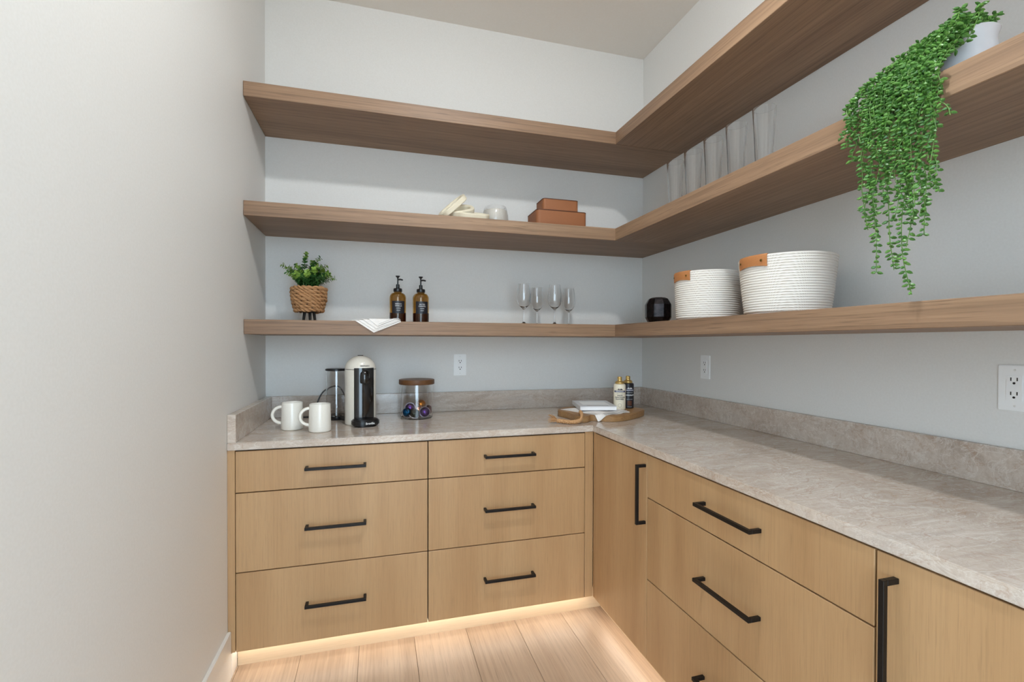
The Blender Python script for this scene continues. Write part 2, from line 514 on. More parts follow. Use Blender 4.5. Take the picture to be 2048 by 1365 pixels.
outlet('white duplex outlet on the back wall behind the glass jar', (1.011, 0, 1.177), 0)
outlet('white duplex outlet on the right wall near the corner', (W, -.616, 1.1805), -math.pi / 2)
outlet('white duplex outlet at the right edge of the photo', (W, -1.851, 1.185), -math.pi / 2)

# ------------------------------------------------------------------ mugs
def mug(label, loc, rz):
    t = thing('mug', label, 'mug', loc, rz, 'white mugs')
    MB().lathe([(0, 0), (.041, 0), (.0455, .004), (.0462, .012), (.0450, .06), (.0432, .118), (.0420, .1205), (.0405, .118), (.0415, .06), (.0425, .012), (.038, .008), (0, .008)], 40).build('body', M['ceramic'], t)
    pts = []
    for i in range(15):
        a = R(80) + R(200) * i / 14
        pts.append((-.043 + .037 * math.cos(a), 0, .066 + .036 * math.sin(a)))
    pts[0] = (-.040, 0, .103); pts[-1] = (-.042, 0, .030)
    MB().tube(pts, .0074, 10, flat=1.25).build('handle', M['ceramic'], t)
    return t
mug('white ceramic mug nearer the left backsplash', (.189, -.398, CT), R(3))
mug('white ceramic mug in front, nearer the coffee machine', (.3135, -.482, CT), R(5))

# ------------------------------------------------------------------ coffee machine (front = local -y)
cm = thing('coffee_machine', 'cream domed capsule coffee machine with black front and clear water tank', 'coffee machine', (.477, -.322, CT), R(18))
prof = [(0, 0), (.066, 0), (.0705, .006), (.0712, .02), (.0712, .262)]
for i in range(1, 13):
    a = math.pi / 2 * i / 12
    prof.append((.0712 * math.cos(a), .262 + .064 * math.sin(a)))
prof[-1] = (0, .326)
MB().lathe(prof, 56).build('body', M['cream_pl'], cm)
MB().lathe([(.0710, .2605), (.0718, .2612), (.0718, .2626), (.0710, .2633)], 56).build('seam', M['gap'], cm)
MB().lathe([(0, .3255), (.013, .3248), (.013, .3275), (0, .3285)], 24).build('top_lever', M['blackpl'], cm)
b = MB()
for i in range(2):
    b.grid(lambda u, v: ((.0735 if i == 0 else .068) * math.sin(R(-39 + 78 * u)), -(.0735 if i == 0 else .068) * math.cos(R(-39 + 78 * u)), .016 + .254 * v), 20, 6)
b = MB(); n = 20
ring = [(.0742 * math.sin(R(-39 + 78 * i / n)), -.0742 * math.cos(R(-39 + 78 * i / n))) for i in range(n + 1)]
ring += [(.066 * math.sin(R(39 - 78 * i / n)), -.066 * math.cos(R(39 - 78 * i / n))) for i in range(n + 1)]
b.prism(ring, .016, .269).build('front_panel', M['blackgl'], cm, bevel=.001)
sp = MB().lathe([(0, .198), (.021, .198), (.0235, .204), (.0235, .232), (.021, .247), (.013, .257), (0, .260)], 28, (0, -.066)).build('spout', M['blackgl'], cm)
MB().lathe([(.0, .194), (.007, .194), (.008, .199), (0, .199)], 16, (0, -.072)).build('nozzle', M['black'], sp)
tp = []
for i in range(28):
    a = 2 * math.pi * i / 28
    ca, sa = math.cos(a), math.sin(a)
    tp.append((.062 * math.copysign(abs(ca) ** .8, ca), -.078 + .052 * math.copysign(abs(sa) ** .8, sa)))
tr = MB().prism(tp, .006, .032).build('drip_tray', M['blackpl'], cm, bevel=.005, seg=3)
MB().prism([(x * .86, -.078 + (y + .078) * .82) for x, y in tp], .032, .0335).build('drip_grate', M['black'], tr)
MB().prism([(x * .8, -.078 + (y + .078) * .8) for x, y in tp], 0, .006).build('tray_foot', M['black'], tr)
text('lettering', 'Breville', .0135, M['white_ink'], tr, (.006, -.1309, .018), (R(90), 0, 0), bold=.0003)
text('lettering', 'NESPRESSO', .0085, M['ink'], cm, (0, -.0688, .2785), (R(72), 0, 0), bold=.0001)
MB().lathe([(0, 0), (.0028, 0), (.0028, .0012), (0, .0012)], 16).build('button', M['white_ink'], cm, (0, -.0640, .292), (R(66), 0, 0))
# tank on a dark foot behind the body (world offset -.122, +.173 turned into local)
ox, oy = -.122, .173
c18, s18 = math.cos(R(-18)), math.sin(R(-18))
tx, ty = ox * c18 - oy * s18, ox * s18 + oy * c18
tf = MB().lathe([(0, 0), (.048, 0), (.050, .004), (.050, .018), (0, .018)], 36, (tx, ty)).tube([(tx, ty, .010), (0, 0.02, .010)], .012, 8).build('tank_foot', M['blackpl'], cm)
tk = MB().lathe([(0, .019), (.0475, .019), (.0495, .022), (.0495, .245), (.0475, .245), (.0475, .0235), (0, .0235)], 40, (tx, ty)).build('water_tank', M['glass'], cm)
MB().lathe([(0, .2455), (.050, .2455), (.0535, .248), (.0535, .2535), (.050, .2565), (0, .2565)], 40, (tx, ty)).build('tank_lid', M['blackpl'], tk)
def bez(p, n=20):
    """smooth Catmull-Rom through points"""
    p = [Vector(q) for q in p]
    q = [p[0] * 2 - p[1]] + p + [p[-1] * 2 - p[-2]]
    out = []
    for i in range(1, len(q) - 2):
        for k in range(n):
            t = k / n
            a, b_, c, d = q[i - 1], q[i], q[i + 1], q[i + 2]
            out.append(.5 * ((2 * b_) + (c - a) * t + (2 * a - 5 * b_ + 4 * c - d) * t * t + (3 * b_ - a - 3 * c + d) * t ** 3))
    out.append(p[-1])
    return out
def to_local(q):
    x, y = q[0] - .477, q[1] + .322
    return (x * c18 - y * s18, x * s18 + y * c18, q[2] - CT)
cp = [(.44, -.20, .935), (.425, -.10, .94), (.405, -.065, 1.0), (.365, -.062, 1.068), (.32, -.062, 1.07), (.283, -.064, 1.045), (.259, -.066, 1.0), (.252, -.07, .95), (.24, -.075, .922), (.17, -.08, .9195)]
MB().tube(bez([to_local(q) for q in cp], 6), .0038, 8).build('power_cord', M['blackpl'], cm)

# ------------------------------------------------------------------ glass jar with pods
JX, JY = .751, -.205
jr = thing('glass_jar', 'clear glass canister with a walnut lid holding coffee pods', 'jar', (JX, JY, CT))
MB().lathe([(0, 0), (.078, 0), (.0815, .004), (.0815, .173), (.0785, .173), (.0785, .0075), (.076, .006), (0, .006)], 56).build('glass_body', M['glass'], jr)
MB().lathe([(0, .1735), (.0795, .1735), (.0885, .1742), (.0902, .177), (.0902, .197), (.0885, .199), (0, .199)], 56).build('lid', M['walnut'], jr, smooth=True)
def pod(label, loc, rot, c):
    t = thing('coffee_pod', label, 'coffee pod', loc, 0, 'coffee pods in the glass jar')
    t.rotation_euler = rot
    MB().lathe([(0, .0265), (.008, .0258), (.016, .0225), (.0215, .016), (.0238, .008), (.0245, .002), (0, .002)], 24).build('dome', PODC[c], t)
    MB().lathe([(0, 0), (.0272, 0), (.0282, .0008), (.0282, .0016), (.0262, .0026), (.0245, .002), (0, .0021)], 28).build('foil_rim', M['foil'], t)
    return t
zb = CT + .0065
pod('deep purple pod on top of the pile at the left of the jar', (.716, -.226, zb + .048), (R(75), R(-8), R(4)), 'purple')
pod('blue pod leaning at the far left of the jar', (.704, -.242, zb + .0265), (R(70), R(14), R(-28)), 'blue')
pod('dark green pod lying low in front, between blue and purple pods', (.735, -.256, zb + .020), (R(46), 0, R(8)), 'green')
pod('pale copper pod in the middle of the jar', (.758, -.205, zb + .034), (R(62), R(12), R(16)), 'copper')
pod('orange pod at the back of the jar, peeking above the others', (.776, -.165, zb + .056), (R(70), 0, R(12)), 'orange')
pod('purple pod with copper rim at the right of the jar', (.787, -.245, zb + .0265), (R(72), R(-14), R(14)), 'purple')
pod('mauve pod at the far right of the jar', (.808, -.190, zb + .030), (R(80), R(10), R(68)), 'mauve')

# ------------------------------------------------------------------ cutting board corner
BT = CT + .032
bo = [(1.477, -.350), (1.484, -.400), (1.492, -.450), (1.488, -.510), (1.487, -.555), (1.498, -.585), (1.520, -.592), (1.546, -.580), (1.572, -.556), (1.605, -.566), (1.650, -.598), (1.700, -.603), (1.760, -.583), (1.830, -.540), (1.900, -.485), (1.938, -.444), (1.946, -.405), (1.925, -.340), (1.870, -.268), (1.780, -.228), (1.660, -.222), (1.560, -.250), (1.500, -.300)]
bo = [(q.x, q.y) for q in bez([(x, y, 0) for x, y in bo] + [(bo[0][0], bo[0][1], 0)], 4)[:-1]]
cb = thing('cutting_board', 'thick wavy-edged wooden board in the counter corner with jute rope', 'cutting board', (1.7, -.42, CT))
MB().prism([(x - 1.7, y + .42) for x, y in bo], .0005, BT - CT).build('slab', M['board'], cb, bevel=.003)
# twisted rope loop: three strands
core = bez([(1.528, -.530, .951), (1.519, -.545, .962), (1.508, -.588, .956), (1.490, -.612, .934), (1.455, -.610, .926), (1.420, -.585, .926), (1.392, -.560, .927)], 10)
for k in range(3):
    pts = []
    for i, p in enumerate(core):
        a = i * .85 + k * 2 * math.pi / 3
        pts.append((p.x - 1.7 + .0058 * math.cos(a), p.y + .42 + .0058 * math.cos(a), p.z - CT + .0058 * math.sin(a)))
    MB().tube(pts, .0052, 7).build('rope_strand', M['jute'], cb)
fr = MB()
e0 = core[-1]
for i in range(34):
    d = Vector((-.034 + rng.uniform(-.014, .01), rng.uniform(-.008, .034), rng.uniform(-.006, .030)))
    p0 = e0 + Vector((rng.uniform(-.002, .004), rng.uniform(-.006, .006), rng.uniform(-.005, .006)))
    p2 = p0 + d; p2.z = max(p2.z, CT + .003)
    p1 = p0 + d * .5 + Vector((0, 0, .004))
    fr.tube([(p.x - 1.7, p.y + .42, p.z - CT) for p in (p0, p1, p2)], [.0015, .0013, .0008], 4)
tag(fr.build('rope_fray', M['jute'], cb), kind='stuff')

def cloth_layer(name, corners, fn, mat, parent, n=18, th=.0016):
    b = MB()
    A, B_, C_, D = [Vector(c) for c in corners]
    def f(s, t):
        p = A * (1 - s) * (1 - t) + B_ * s * (1 - t) + C_ * s * t + D * (1 - s) * t
        return fn(p)
    return b.grid(f, n, n).build(name, mat, parent, solid=th)
# towel on the board: flat on top, one corner folding over the front edge
tw = thing('tea_towel', 'white folded cotton towel draped over the cutting board front', 'towel', (1.66, -.45, BT))
BF = [(1.30, -.592), (1.52, -.592), (1.546, -.580), (1.572, -.562), (1.605, -.566), (1.65, -.598), (1.70, -.603), (1.76, -.583), (1.83, -.540), (1.90, -.485), (2.2, -.3)]
def board_front(x):
    for (xa, ya), (xb, yb) in zip(BF, BF[1:]):
        if xa <= x <= xb: return ya + (yb - ya) * (x - xa) / (xb - xa)
    return -.59
def towel_map(off):
    def fn(p):
        x, y = p.x, p.y
        yb = board_front(x) - .002
        o = .0025 + off
        if y > yb: z = BT + o + .0015 * math.sin(x * 60 + y * 30); yy = y
        else:
            d = yb - y
            q = min(d, .03)
            z = BT + o - d * 1.0 * (1 if d < .03 else .97)
            yy = yb - o - .25 * d
            z = max(z, CT + .003 + off * .4)
            if z <= CT + .0031 + off * .4: yy = yb - o - .25 * d
        return (x - 1.66, yy + .45, z - BT)
    return fn
for off, cs in [(0, [(1.600, -.604, 0), (1.802, -.530, 0), (1.770, -.34, 0), (1.500, -.33, 0)]), (.0028, [(1.606, -.598, 0), (1.806, -.518, 0), (1.77, -.35, 0), (1.512, -.345, 0)]), (.0056, [(1.613, -.590, 0), (1.800, -.506, 0), (1.765, -.36, 0), (1.525, -.36, 0)])]:
    fo = cloth_layer('fold', cs, towel_map(off), M['linen'], tw, 48)
    f = towel_map(off + .0022)
    A, B_ = Vector(cs[0]), Vector(cs[1])
    inn = (Vector(cs[2]) - A).normalized() * .008
    MB().tube([f(A + (B_ - A) * (i / 20) * .94 + inn) for i in range(1, 21)], .0005, 4).build('stitching', M['stitch'], fo)
# book
bk = thing('book', 'thin white paperback book lying on the wooden board', 'book', (1.672, -.378, BT + .0125), R(-14.2))
MB().box((-.093, -.122, .0012), (.092, .122, .0195)).build('pages', M['paper'], bk)
cv = MB().box((-.095, -.125, 0), (.095, .125, .0014)).box((-.095, -.125, .0194), (.095, .125, .021)).box((-.0962, -.125, 0), (-.0945, .125, .021)).build('cover', M['cover'], bk, bevel=.0004, seg=1)
MB().box((-.070, -.065, .0211), (.070, .075, .0213)).build('cover_print', M['plate'], cv)
MB().box((-.055, -.098, .0211), (.055, -.090, .0213)).build('cover_print', M['grey_ink'], cv)

def sauce(label, loc, rz, body, ink, dark):
    t = thing('sauce_bottle', label, 'bottle', loc, rz, 'sauce bottles on the cutting board')
    r = .0318
    bd = MB().lathe([(0, 0), (.029, 0), (r, .004), (r, .128), (.0305, .1345), (.024, .138), (0, .138)], 40).build('body', body, t)
    MB().lathe([(0, .1382), (.0225, .1382), (.0235, .141), (.0235, .147), (.020, .151), (.0125, .154), (.0115, .162), (.0125, .164), (.0125, .171), (.010, .1755), (0, .1755)], 32).build('cap', M['gold'], t)
    e = MB()       # spread-wing emblem above the banner
    for s in (-1, 1):
        e.add([(r * math.sin(s * a) * 1.012, -r * math.cos(a) * 1.012, z) for a, z in ((0, .1075), (.12, .1145), (.35, .1125), (.55, .1062), (.3, .1068), (.1, .1052))], [(0, 1, 2, 3, 4, 5)])
    e.build('emblem', M['white_ink'] if dark else M['ink'], bd, smooth=False)
    patch(r + .0006, R(-58), R(58), .094, .1035).build('banner', M['navy'], bd, solid=.0003)
    text('lettering', 'GHIRARDELLI', .0080, M['white_ink'], bd, (0, 0, .0988), wrap=r + .0005, bold=.0001)
    if dark:
        text('lettering', 'PREMIUM SAUCE', .0046, M['white_ink'], bd, (0, 0, .086), wrap=r)
        text('lettering', 'CHOCOLATE', .0095, M['white_ink'], bd, (0, 0, .0725), wrap=r, bold=.0004)
        text('lettering', 'FLAVORED SAUCE', .0040, M['white_ink'], bd, (0, 0, .050), wrap=r)
        patch(r + .0005, R(-22), R(22), .016, .042).build('label_panel', M['boxedge'], bd, solid=.0003)
        text('lettering', 'NET WT 16 OZ', .0034, M['white_ink'], bd, (0, 0, .009), wrap=r)
    else:
        text('lettering', 'PREMIUM SAUCE', .0046, ink, bd, (0, 0, .086), wrap=r)
        for i, s in enumerate(('WHITE', 'CHOCOLATE', 'FLAVORED')):
            text('lettering', s, .0092, ink, bd, (0, 0, .0765 - i * .0095), wrap=r, bold=.0003)
        text('lettering', 'SAUCE', .0046, M['grey_ink'], bd, (0, 0, .047), wrap=r)
        pts = [((r + .0004) * math.sin(.27 * math.cos(2 * math.pi * i / 20)), -(r + .0004) * math.cos(.27 * math.cos(2 * math.pi * i / 20)), .025 + .0095 * math.sin(2 * math.pi * i / 20)) for i in range(20)]
        MB().tube(pts, .0008, 5, closed=True).build('label_ring', M['grey_ink'], bd)
    return t
sauce('cream sauce bottle with gold cap standing beside the book', (1.807, -.412, BT + .0005), R(-26), M['creamlab'], M['ink'], False)
sauce('black sauce bottle with gold cap behind the cream one', (1.882, -.368, BT + .0005), R(-12), M['navylab'], M['white_ink'], True)

# ------------------------------------------------------------------ lowest shelf
Z3 = SH[2][0]
pl = thing('potted_plant', 'small green leafy plant in a woven basket on black legs', 'plant', (.240, -.25, Z3))
wv = MB()
rows = 7
for k in range(rows):
    z = .054 + .0168 * k
    rr = .0600 + .0090 * min(1, k / 3) + .001 * k
    for strand in (0, 1):
        pts, rad = [], []
        N = 90
        for i in range(N):
            a = 2 * math.pi * i / N
            ph = 9 * a + (k % 2) * math.pi + strand * math.pi + .5 * math.sin(3 * a + k)
            q = rr + .0042 * math.sin(ph)
            pts.append((q * math.cos(a), q * math.sin(a), z + .0052 * math.cos(ph) + .0015 * math.sin(5 * a + k)))
            rad.append(.0062 + .0012 * math.sin(7 * a + 2 * k + strand))
        wv.tube(pts, rad, 7, closed=True)
wvo = wv.build('woven_basket', M['seagrass'], pl)
MB().lathe([(0, .046), (.054, .046), (.064, .09), (.067, .158), (.064, .158), (.060, .10), (0, .10)], 32).build('basket_lining', M['seagrassd'], pl)
MB().lathe([(0, .148), (.063, .148)], 24).build('soil', M['soil'], pl)
for a in (R(-120), R(-75), R(-40), R(90)):
    ca, sa = math.cos(a), math.sin(a)
    MB().tube([(.030 * ca, .030 * sa, .052), (.040 * ca, .040 * sa, .0)], [.0072, .0058], 10).build('leg', M['black'], pl)

def leaf_poly(b, p, d, nrm, L, Wd, cup=.15):
    """pointed leaf: a folded diamond with 8 faces"""
    d = d.normalized(); s = d.cross(nrm)
    s = s.normalized() if s.length > 1e-5 else Vector((1, 0, 0))
    n = s.cross(d)
    prof = [(0, .0), (.25, .75), (.55, 1.0), (.82, .62), (1.0, 0)]
    mid, lf, rg = [], [], []
    vs = []
    for t, w in prof:
        c = p + d * (L * t) - n * (cup * L * t * t)
        vs.append(c)
    ls = [vs[i] + s * (Wd * prof[i][1] * .5) + n * (Wd * .12) for i in (1, 2, 3)]
    rs = [vs[i] - s * (Wd * prof[i][1] * .5) + n * (Wd * .12) for i in (1, 2, 3)]
    allv = vs + ls + rs
    b.add(allv, [(0, 1, 5), (1, 2, 6, 5), (2, 3, 7, 6), (3, 4, 7), (0, 8, 1), (1, 8, 9, 2), (2, 9, 10, 3), (3, 10, 4)])
stems = [(0.0, .0, .175, 1.0)]
for i in range(22):
    a = 2 * math.pi * i / 11 + rng.uniform(-.2, .2)
    stems.append((a, .055 if i < 11 else .028, .0, 0))
for i in range(34):
    if i < 4:
        end = [(-.012, .0, .325), (.050, -.01, .305), (.015, .01, .290), (.030, .02, .28)][i]
    elif i < 14:
        a = 2 * math.pi * (i - 4) / 10
        end = (.118 * math.cos(a) + rng.uniform(-.01, .01), .095 * math.sin(a), .222 + rng.uniform(-.02, .025) + (.02 if math.cos(a) < -.7 else 0))
    else:
        a = 2 * math.pi * (i - 14) / 10 + .3
        q = .065 if i < 24 else .085
        end = (q * math.cos(a), .9 * q * math.sin(a), .245 + rng.uniform(-.04, .025))
    st = (rng.uniform(-.03, .03), rng.uniform(-.03, .03), .15)
    midp = (st[0] * .6 + end[0] * .4, st[1] * .6 + end[1] * .4, .15 + (end[2] - .15) * .62)
    path = bez([st, midp, end], 9)
    so = MB().tube(path, [.0018 - .001 * k / len(path) for k in range(len(path))], 5).build('stem', M['stem'], pl)
    lb, lb2 = MB(), MB()
    for k in range(3, len(path), 1):
        tg = (path[min(k + 1, len(path) - 1)] - path[k - 1]).normalized()
        for q in range(3):
            a = k * 1.1 + q * 2.09 + rng.uniform(-.8, .8)
            side = tg.cross(Vector((math.cos(a), math.sin(a), .3))).normalized()
            dd = side * .9 + tg * rng.uniform(.1, .8) + Vector((0, 0, rng.uniform(-.2, .3)))
            tip = k / len(path)
            leaf_poly(lb2 if tip > .72 and rng.random() < .75 else lb, path[k], dd, tg, rng.uniform(.015, .021) * (1.12 - .3 * tip), rng.uniform(.014, .018) * (1.1 - .3 * tip))
    lb.build('leaves', M['euc'], so)
    if lb2.v: lb2.build('leaf_tips', M['euc2'], so)

# napkin over the shelf edge
nk = thing('napkin', 'white folded cloth napkin hanging over the lowest shelf edge', 'napkin', (.55, -DS, Z3))
def nap_map(off, lift):
    def fn(p):
        o = .002 + off
        if p.y >= 0: return (p.x - .55, p.y, o + lift * max(0, p.x - .56) * 4 * min(1, .3 + p.y * 8) + .001 * math.sin(p.x * 70))
        d = -p.y
        return (p.x - .55, -o - .002 - .10 * d + .0, o - d * 1.0)
    return fn
for off, lift, cs in [(0, .004, [(.539, -.0555, 0), (.662, -.004, 0), (.585, .10, 0), (.425, .02, 0)]), (.003, .012, [(.545, -.050, 0), (.660, .002, 0), (.585, .10, 0), (.44, .02, 0)]),
                      (.006, .020, [(.550, -.043, 0), (.657, .004, 0), (.590, .10, 0), (.46, .022, 0)]), (.009, .026, [(.555, -.034, 0), (.652, .006, 0), (.595, .095, 0), (.485, .024, 0)])]:
    fo = cloth_layer('fold', cs, nap_map(off, lift), M['linen'], nk, 64)
    f = nap_map(off + .0022, lift)
    A, B_ = Vector(cs[0]), Vector(cs[1])
    inn = (Vector(cs[2]) - A).normalized() * .006
    MB().tube([f(A + (B_ - A) * (i / 20) * .94 + inn) for i in range(1, 21)], .0004, 4).build('stitching', M['stitch'], fo)

# amber pump bottles
def amber(label, loc, lines, rz):
    t = thing('pump_bottle', label, 'bottle', loc, rz, 'amber pump bottles')
    r = .0408
    prof = [(0, 0), (.037, 0), (r, .004), (r, .125)]
    for i in range(1, 9):
        a = math.pi / 2 * i / 8
        prof.append((.0195 + (r - .0195) * math.cos(a), .125 + .026 * math.sin(a)))
    prof += [(.0185, .158)]
    inner = [(max(q - .0022, 0), z) for q, z in prof[::-1] if z > .005] + [(.036, .006), (0, .006)]
    bd = MB().lathe(prof + inner, 40).build('glass_body', M['amber'], t)
    liq = plain('syrup', srgb(78, 36, 14), .2)
    MB().lathe([(0, .0065), (.0355, .0065), (.0375, .010), (.0375, .050), (0, .050)], 32).build('syrup', M['syrup'] if 'syrup' in M else M.setdefault('syrup', liq), t)
    patch(r + .0006, R(-46), R(46), .046, .108).build('label', M['navylab'], bd, solid=.0003)
    for s, z, q in lines:
        text('lettering', s, q, M['white_ink'], bd, (0, 0, z), wrap=r + .0005)
    cl = MB().lathe([(0, .156), (.0205, .156), (.0215, .158), (.0215, .170), (.0195, .173), (.009, .173), (.009, .192), (.0075, .194), (0, .194)], 28).build('pump_collar', M['blackpl'], t)
    MB().lathe([(0, .193), (.0036, .193), (.0036, .222), (.0042, .226), (.0112, .2345), (.0112, .2365), (0, .2365)], 20).build('pump_head', M['blackpl'], t)
    MB().tube(bez([(0, 0, .217), (.010, -.004, .2185), (.020, -.008, .2165), (.023, -.009, .2135)], 5), [.0042] * 12 + [.0036] * 4, 8).build('spout', M['blackpl'], t)
    return t
amber('amber pump bottle with black vanilla label, nearer the napkin', (.6535, -.25, Z3), [('FRENCH', .0925, .0085), ('VANILLA', .0830, .0085), ('COFFEE', .0715, .0060), ('SYRUP', .0610, .0060)], R(2))
amber('amber pump bottle with black caramel label, farther from the napkin', (.7674, -.25, Z3), [('SALTED', .0925, .0085), ('CARAMEL', .0830, .0085), ('COFFEE', .0715, .0060), ('SYRUP', .0610, .0060)], R(5))

# wine glasses
def wine(label, loc):
    t = thing('wine_glass', label, 'wine glass', loc, 0, 'wine glasses on the lowest shelf')
    out = [(0, 0), (.034, 0), (.0345, .0012), (.030, .003), (.010, .006), (.0050, .012), (.0038, .03), (.0036, .065), (.0048, .078), (.012, .086), (.024, .096), (.034, .112), (.0375, .132), (.0370, .155), (.0335, .185), (.0292, .214)]
    inn = [(.0283, .214), (.0325, .185), (.0360, .155), (.0365, .132), (.033, .1135), (.023, .098), (.010, .0885), (0, .0865)]
    return MB().lathe(out[:9] + out[9:] + inn, 40).build('glass', M['glass'], t)
wine('leftmost stemmed wine glass of the four, front row', (1.297, -.315, Z3))
wine('second stemmed wine glass from the left, back row', (1.420, -.17, Z3))
wine('third stemmed wine glass from the left, front row', (1.470, -.315, Z3))
wine('rightmost stemmed wine glass, back row near the corner', (1.612, -.17, Z3))

# faceted vase
va = thing('faceted_vase', 'small black faceted metal vase in the shelf corner', 'vase', (1.935, -.575, Z3))
MB().lathe([(0, 0), (.040, 0), (.050, .004), (.0665, .034), (.0670, .098), (.050, .127), (.034, .134), (.030, .131), (.030, .122), (0, .118)], 9, rot=R(20)).build('body', M['vase'], va, smooth=False, bevel=.0015)

# rope baskets
def rope_basket(label, loc, rt_, rb, h):
    t = thing('rope_basket', label, 'basket', loc, 0, 'white rope baskets')
    n = 23; b = MB(); rr = h / n / 2
    for k in range(n):
        z = rr + k * 2 * rr
        r = rb + (rt_ - rb) * (k / (n - 1)) ** .85 - (.006 if k == 0 else 0)
        vs = [(r * math.cos(2 * math.pi * i / 64), r * math.sin(2 * math.pi * i / 64), z) for i in range(64)]
        b.tube(vs, rr * 1.22, 8, closed=True)
    b.build('coiled_rope_wall', M['rope'], t)
    b2 = MB().lathe([(0, .003), (rb - .006, .003), (rb - .006, .009), (0, .009)], 40)
    b2.build('bottom', M['rope'], t)
    # leather strap folded over the rim, facing -x
    def rw(z): return rb + (rt_ - rb) * max(0, z / h) ** .85 + rr * 1.12
    b3 = MB()
    path = [(rw(h) - .001 + .0035, h - .040), (rw(h) + .004, h - .02), (rw(h) + .004, h - .004), (rw(h) + .001, h + .003), (rw(h) - 2.2 * rr - .002, h + .003), (rw(h) - 2.4 * rr - .003, h - .006), (rw(h) - 2.4 * rr - .003, h - .025)]
    H = R(23)
    def f(u, v):
        i = min(int(v * 6), 5); q = v * 6 - i
        r = path[i][0] * (1 - q) + path[i + 1][0] * q
        z = path[i][1] * (1 - q) + path[i + 1][1] * q
        a = math.pi + H * (2 * u - 1)
        if i == 0: z += .006 * math.cos((2 * u - 1) * math.pi / 2) * (1 - q)
        return (r * math.cos(a), r * math.sin(a), z)
    st = b3.grid(f, 16, 12).build('leather_handle', M['leather'], t, solid=.0026)
    for s in (-1, 1):
        a = math.pi + s * H * .72
        r = rw(h) + .007
        MB().lathe([(0, .0022), (.0028, .0016), (.0042, 0), (0, 0)], 14).build('rivet', M['brass'], st, (r * math.cos(a), r * math.sin(a), h - .019), (0, R(90), a))
    return t
rope_basket('smaller white coiled rope basket beside the black vase', (1.952, -.9244, Z3), .133, .124, .207)
rope_basket('larger white coiled rope basket nearer the trailing plant', (1.952, -1.3434, Z3), .150, .129, .200)

# ------------------------------------------------------------------ middle shelf
Z2 = SH[1][0]
def link_path(L, Wd, n=40):
    pts = []
    a = (L - Wd) / 2
    for i in range(n):
        t = 2 * math.pi * i / n
        pts.append((math.copysign(a, math.cos(t)) * min(1, abs(math.cos(t)) * 3) + Wd / 2 * math.cos(t), Wd / 2 * math.sin(t), 0))
    return pts
ch = thing('decor_chain', 'cream wooden chain of three chunky links on the middle shelf', 'decor', (.985, -.33, Z2))
def link(loc, rot, L=.135, Wd=.085):
    b = MB(); pts = link_path(L, Wd); n = len(pts)
    vs = []
    for i, p in enumerate(pts):       # rounded-rectangle section
        tdir = (Vector(pts[(i + 1) % n]) - Vector(pts[i - 1])).normalized()
        nr = Vector((tdir.y, -tdir.x, 0))
        for du, dz in ((-.007, -.013), (.007, -.013), (.010, -.010), (.010, .010), (.007, .013), (-.007, .013), (-.010, .010), (-.010, -.010)):
            vs.append(Vector(p) + nr * du + Vector((0, 0, dz)))
    fs = [(i * 8 + j, i * 8 + (j + 1) % 8, ((i + 1) % n) * 8 + (j + 1) % 8, ((i + 1) % n) * 8 + j) for i in range(n) for j in range(8)]
    b.add(vs, fs)
    return b.build('chain_link', M['cream'], ch, loc, rot)
link((.034, -.005, .0330), (R(20), 0, R(4)), .150, .085)
link((-.026, .012, .058), (R(30), R(-16), R(14)), .125, .080)
link((-.068, -.004, .0705), (R(10), R(-44), R(8)), .150, .080)

cn = thing('candle', 'round glass tumbler candle with pale wax on the middle shelf', 'candle', (1.161, -.235, Z2))
op = [(0, 0), (.046, 0), (.056, .005), (.066, .022), (.0695, .045), (.068, .070), (.062, .098), (.0565, .113)]
MB().lathe([(.0632, .0905), (.062, .098), (.0565, .113), (.0548, .113), (.0600, .098), (.0610, .0905), (.0632, .0905)], 44).build('glass_rim', M['glass'], cn)
wx = MB().lathe([(0, 0), (.046, 0), (.056, .005), (.066, .022), (.0695, .045), (.068, .070), (.0633, .0903), (.0610, .0903), (0, .0895)], 44).build('wax_filled_tumbler', M['wax'], cn)
MB().tube([(0, 0, .0895), (.001, 0, .098)], .0012, 6).build('wick', M['ink'], wx)

def rrect(x0, x1, y0, y1, r, n=6):
    o = []
    for cx, cy, a in ((x1 - r, y1 - r, 0), (x0 + r, y1 - r, 90), (x0 + r, y0 + r, 180), (x1 - r, y0 + r, 270)):
        for i in range(n + 1):
            t = R(a + 90 * i / n); o.append((cx + r * math.cos(t), cy + r * math.sin(t)))
    return o
def lbox(label, x0, x1, y0, y1, z, h, r):
    cx, cy = (x0 + x1) / 2, (y0 + y1) / 2
    t = thing('storage_box', label, 'box', (cx, cy, z), 0, 'brown leather-look boxes')
    out = rrect(x0 - cx, x1 - cx, y0 - cy, y1 - cy, r)
    MB().prism(out, .0005, h - .004).build('body', M['boxleather'], t, bevel=.0015)
    MB().prism([(x * 1.004, y * 1.006) for x, y in out], h - .004, h).build('lid_edge', M['boxedge'], t, bevel=.001)
lbox('larger brown leatherette box, bottom of the stack', 1.352, 1.636, -.362, -.19, Z2, .0885, .022)
lbox('smaller brown leatherette box stacked on top of the larger one', 1.388, 1.589, -.358, -.235, Z2 + .0887, .060, .018)

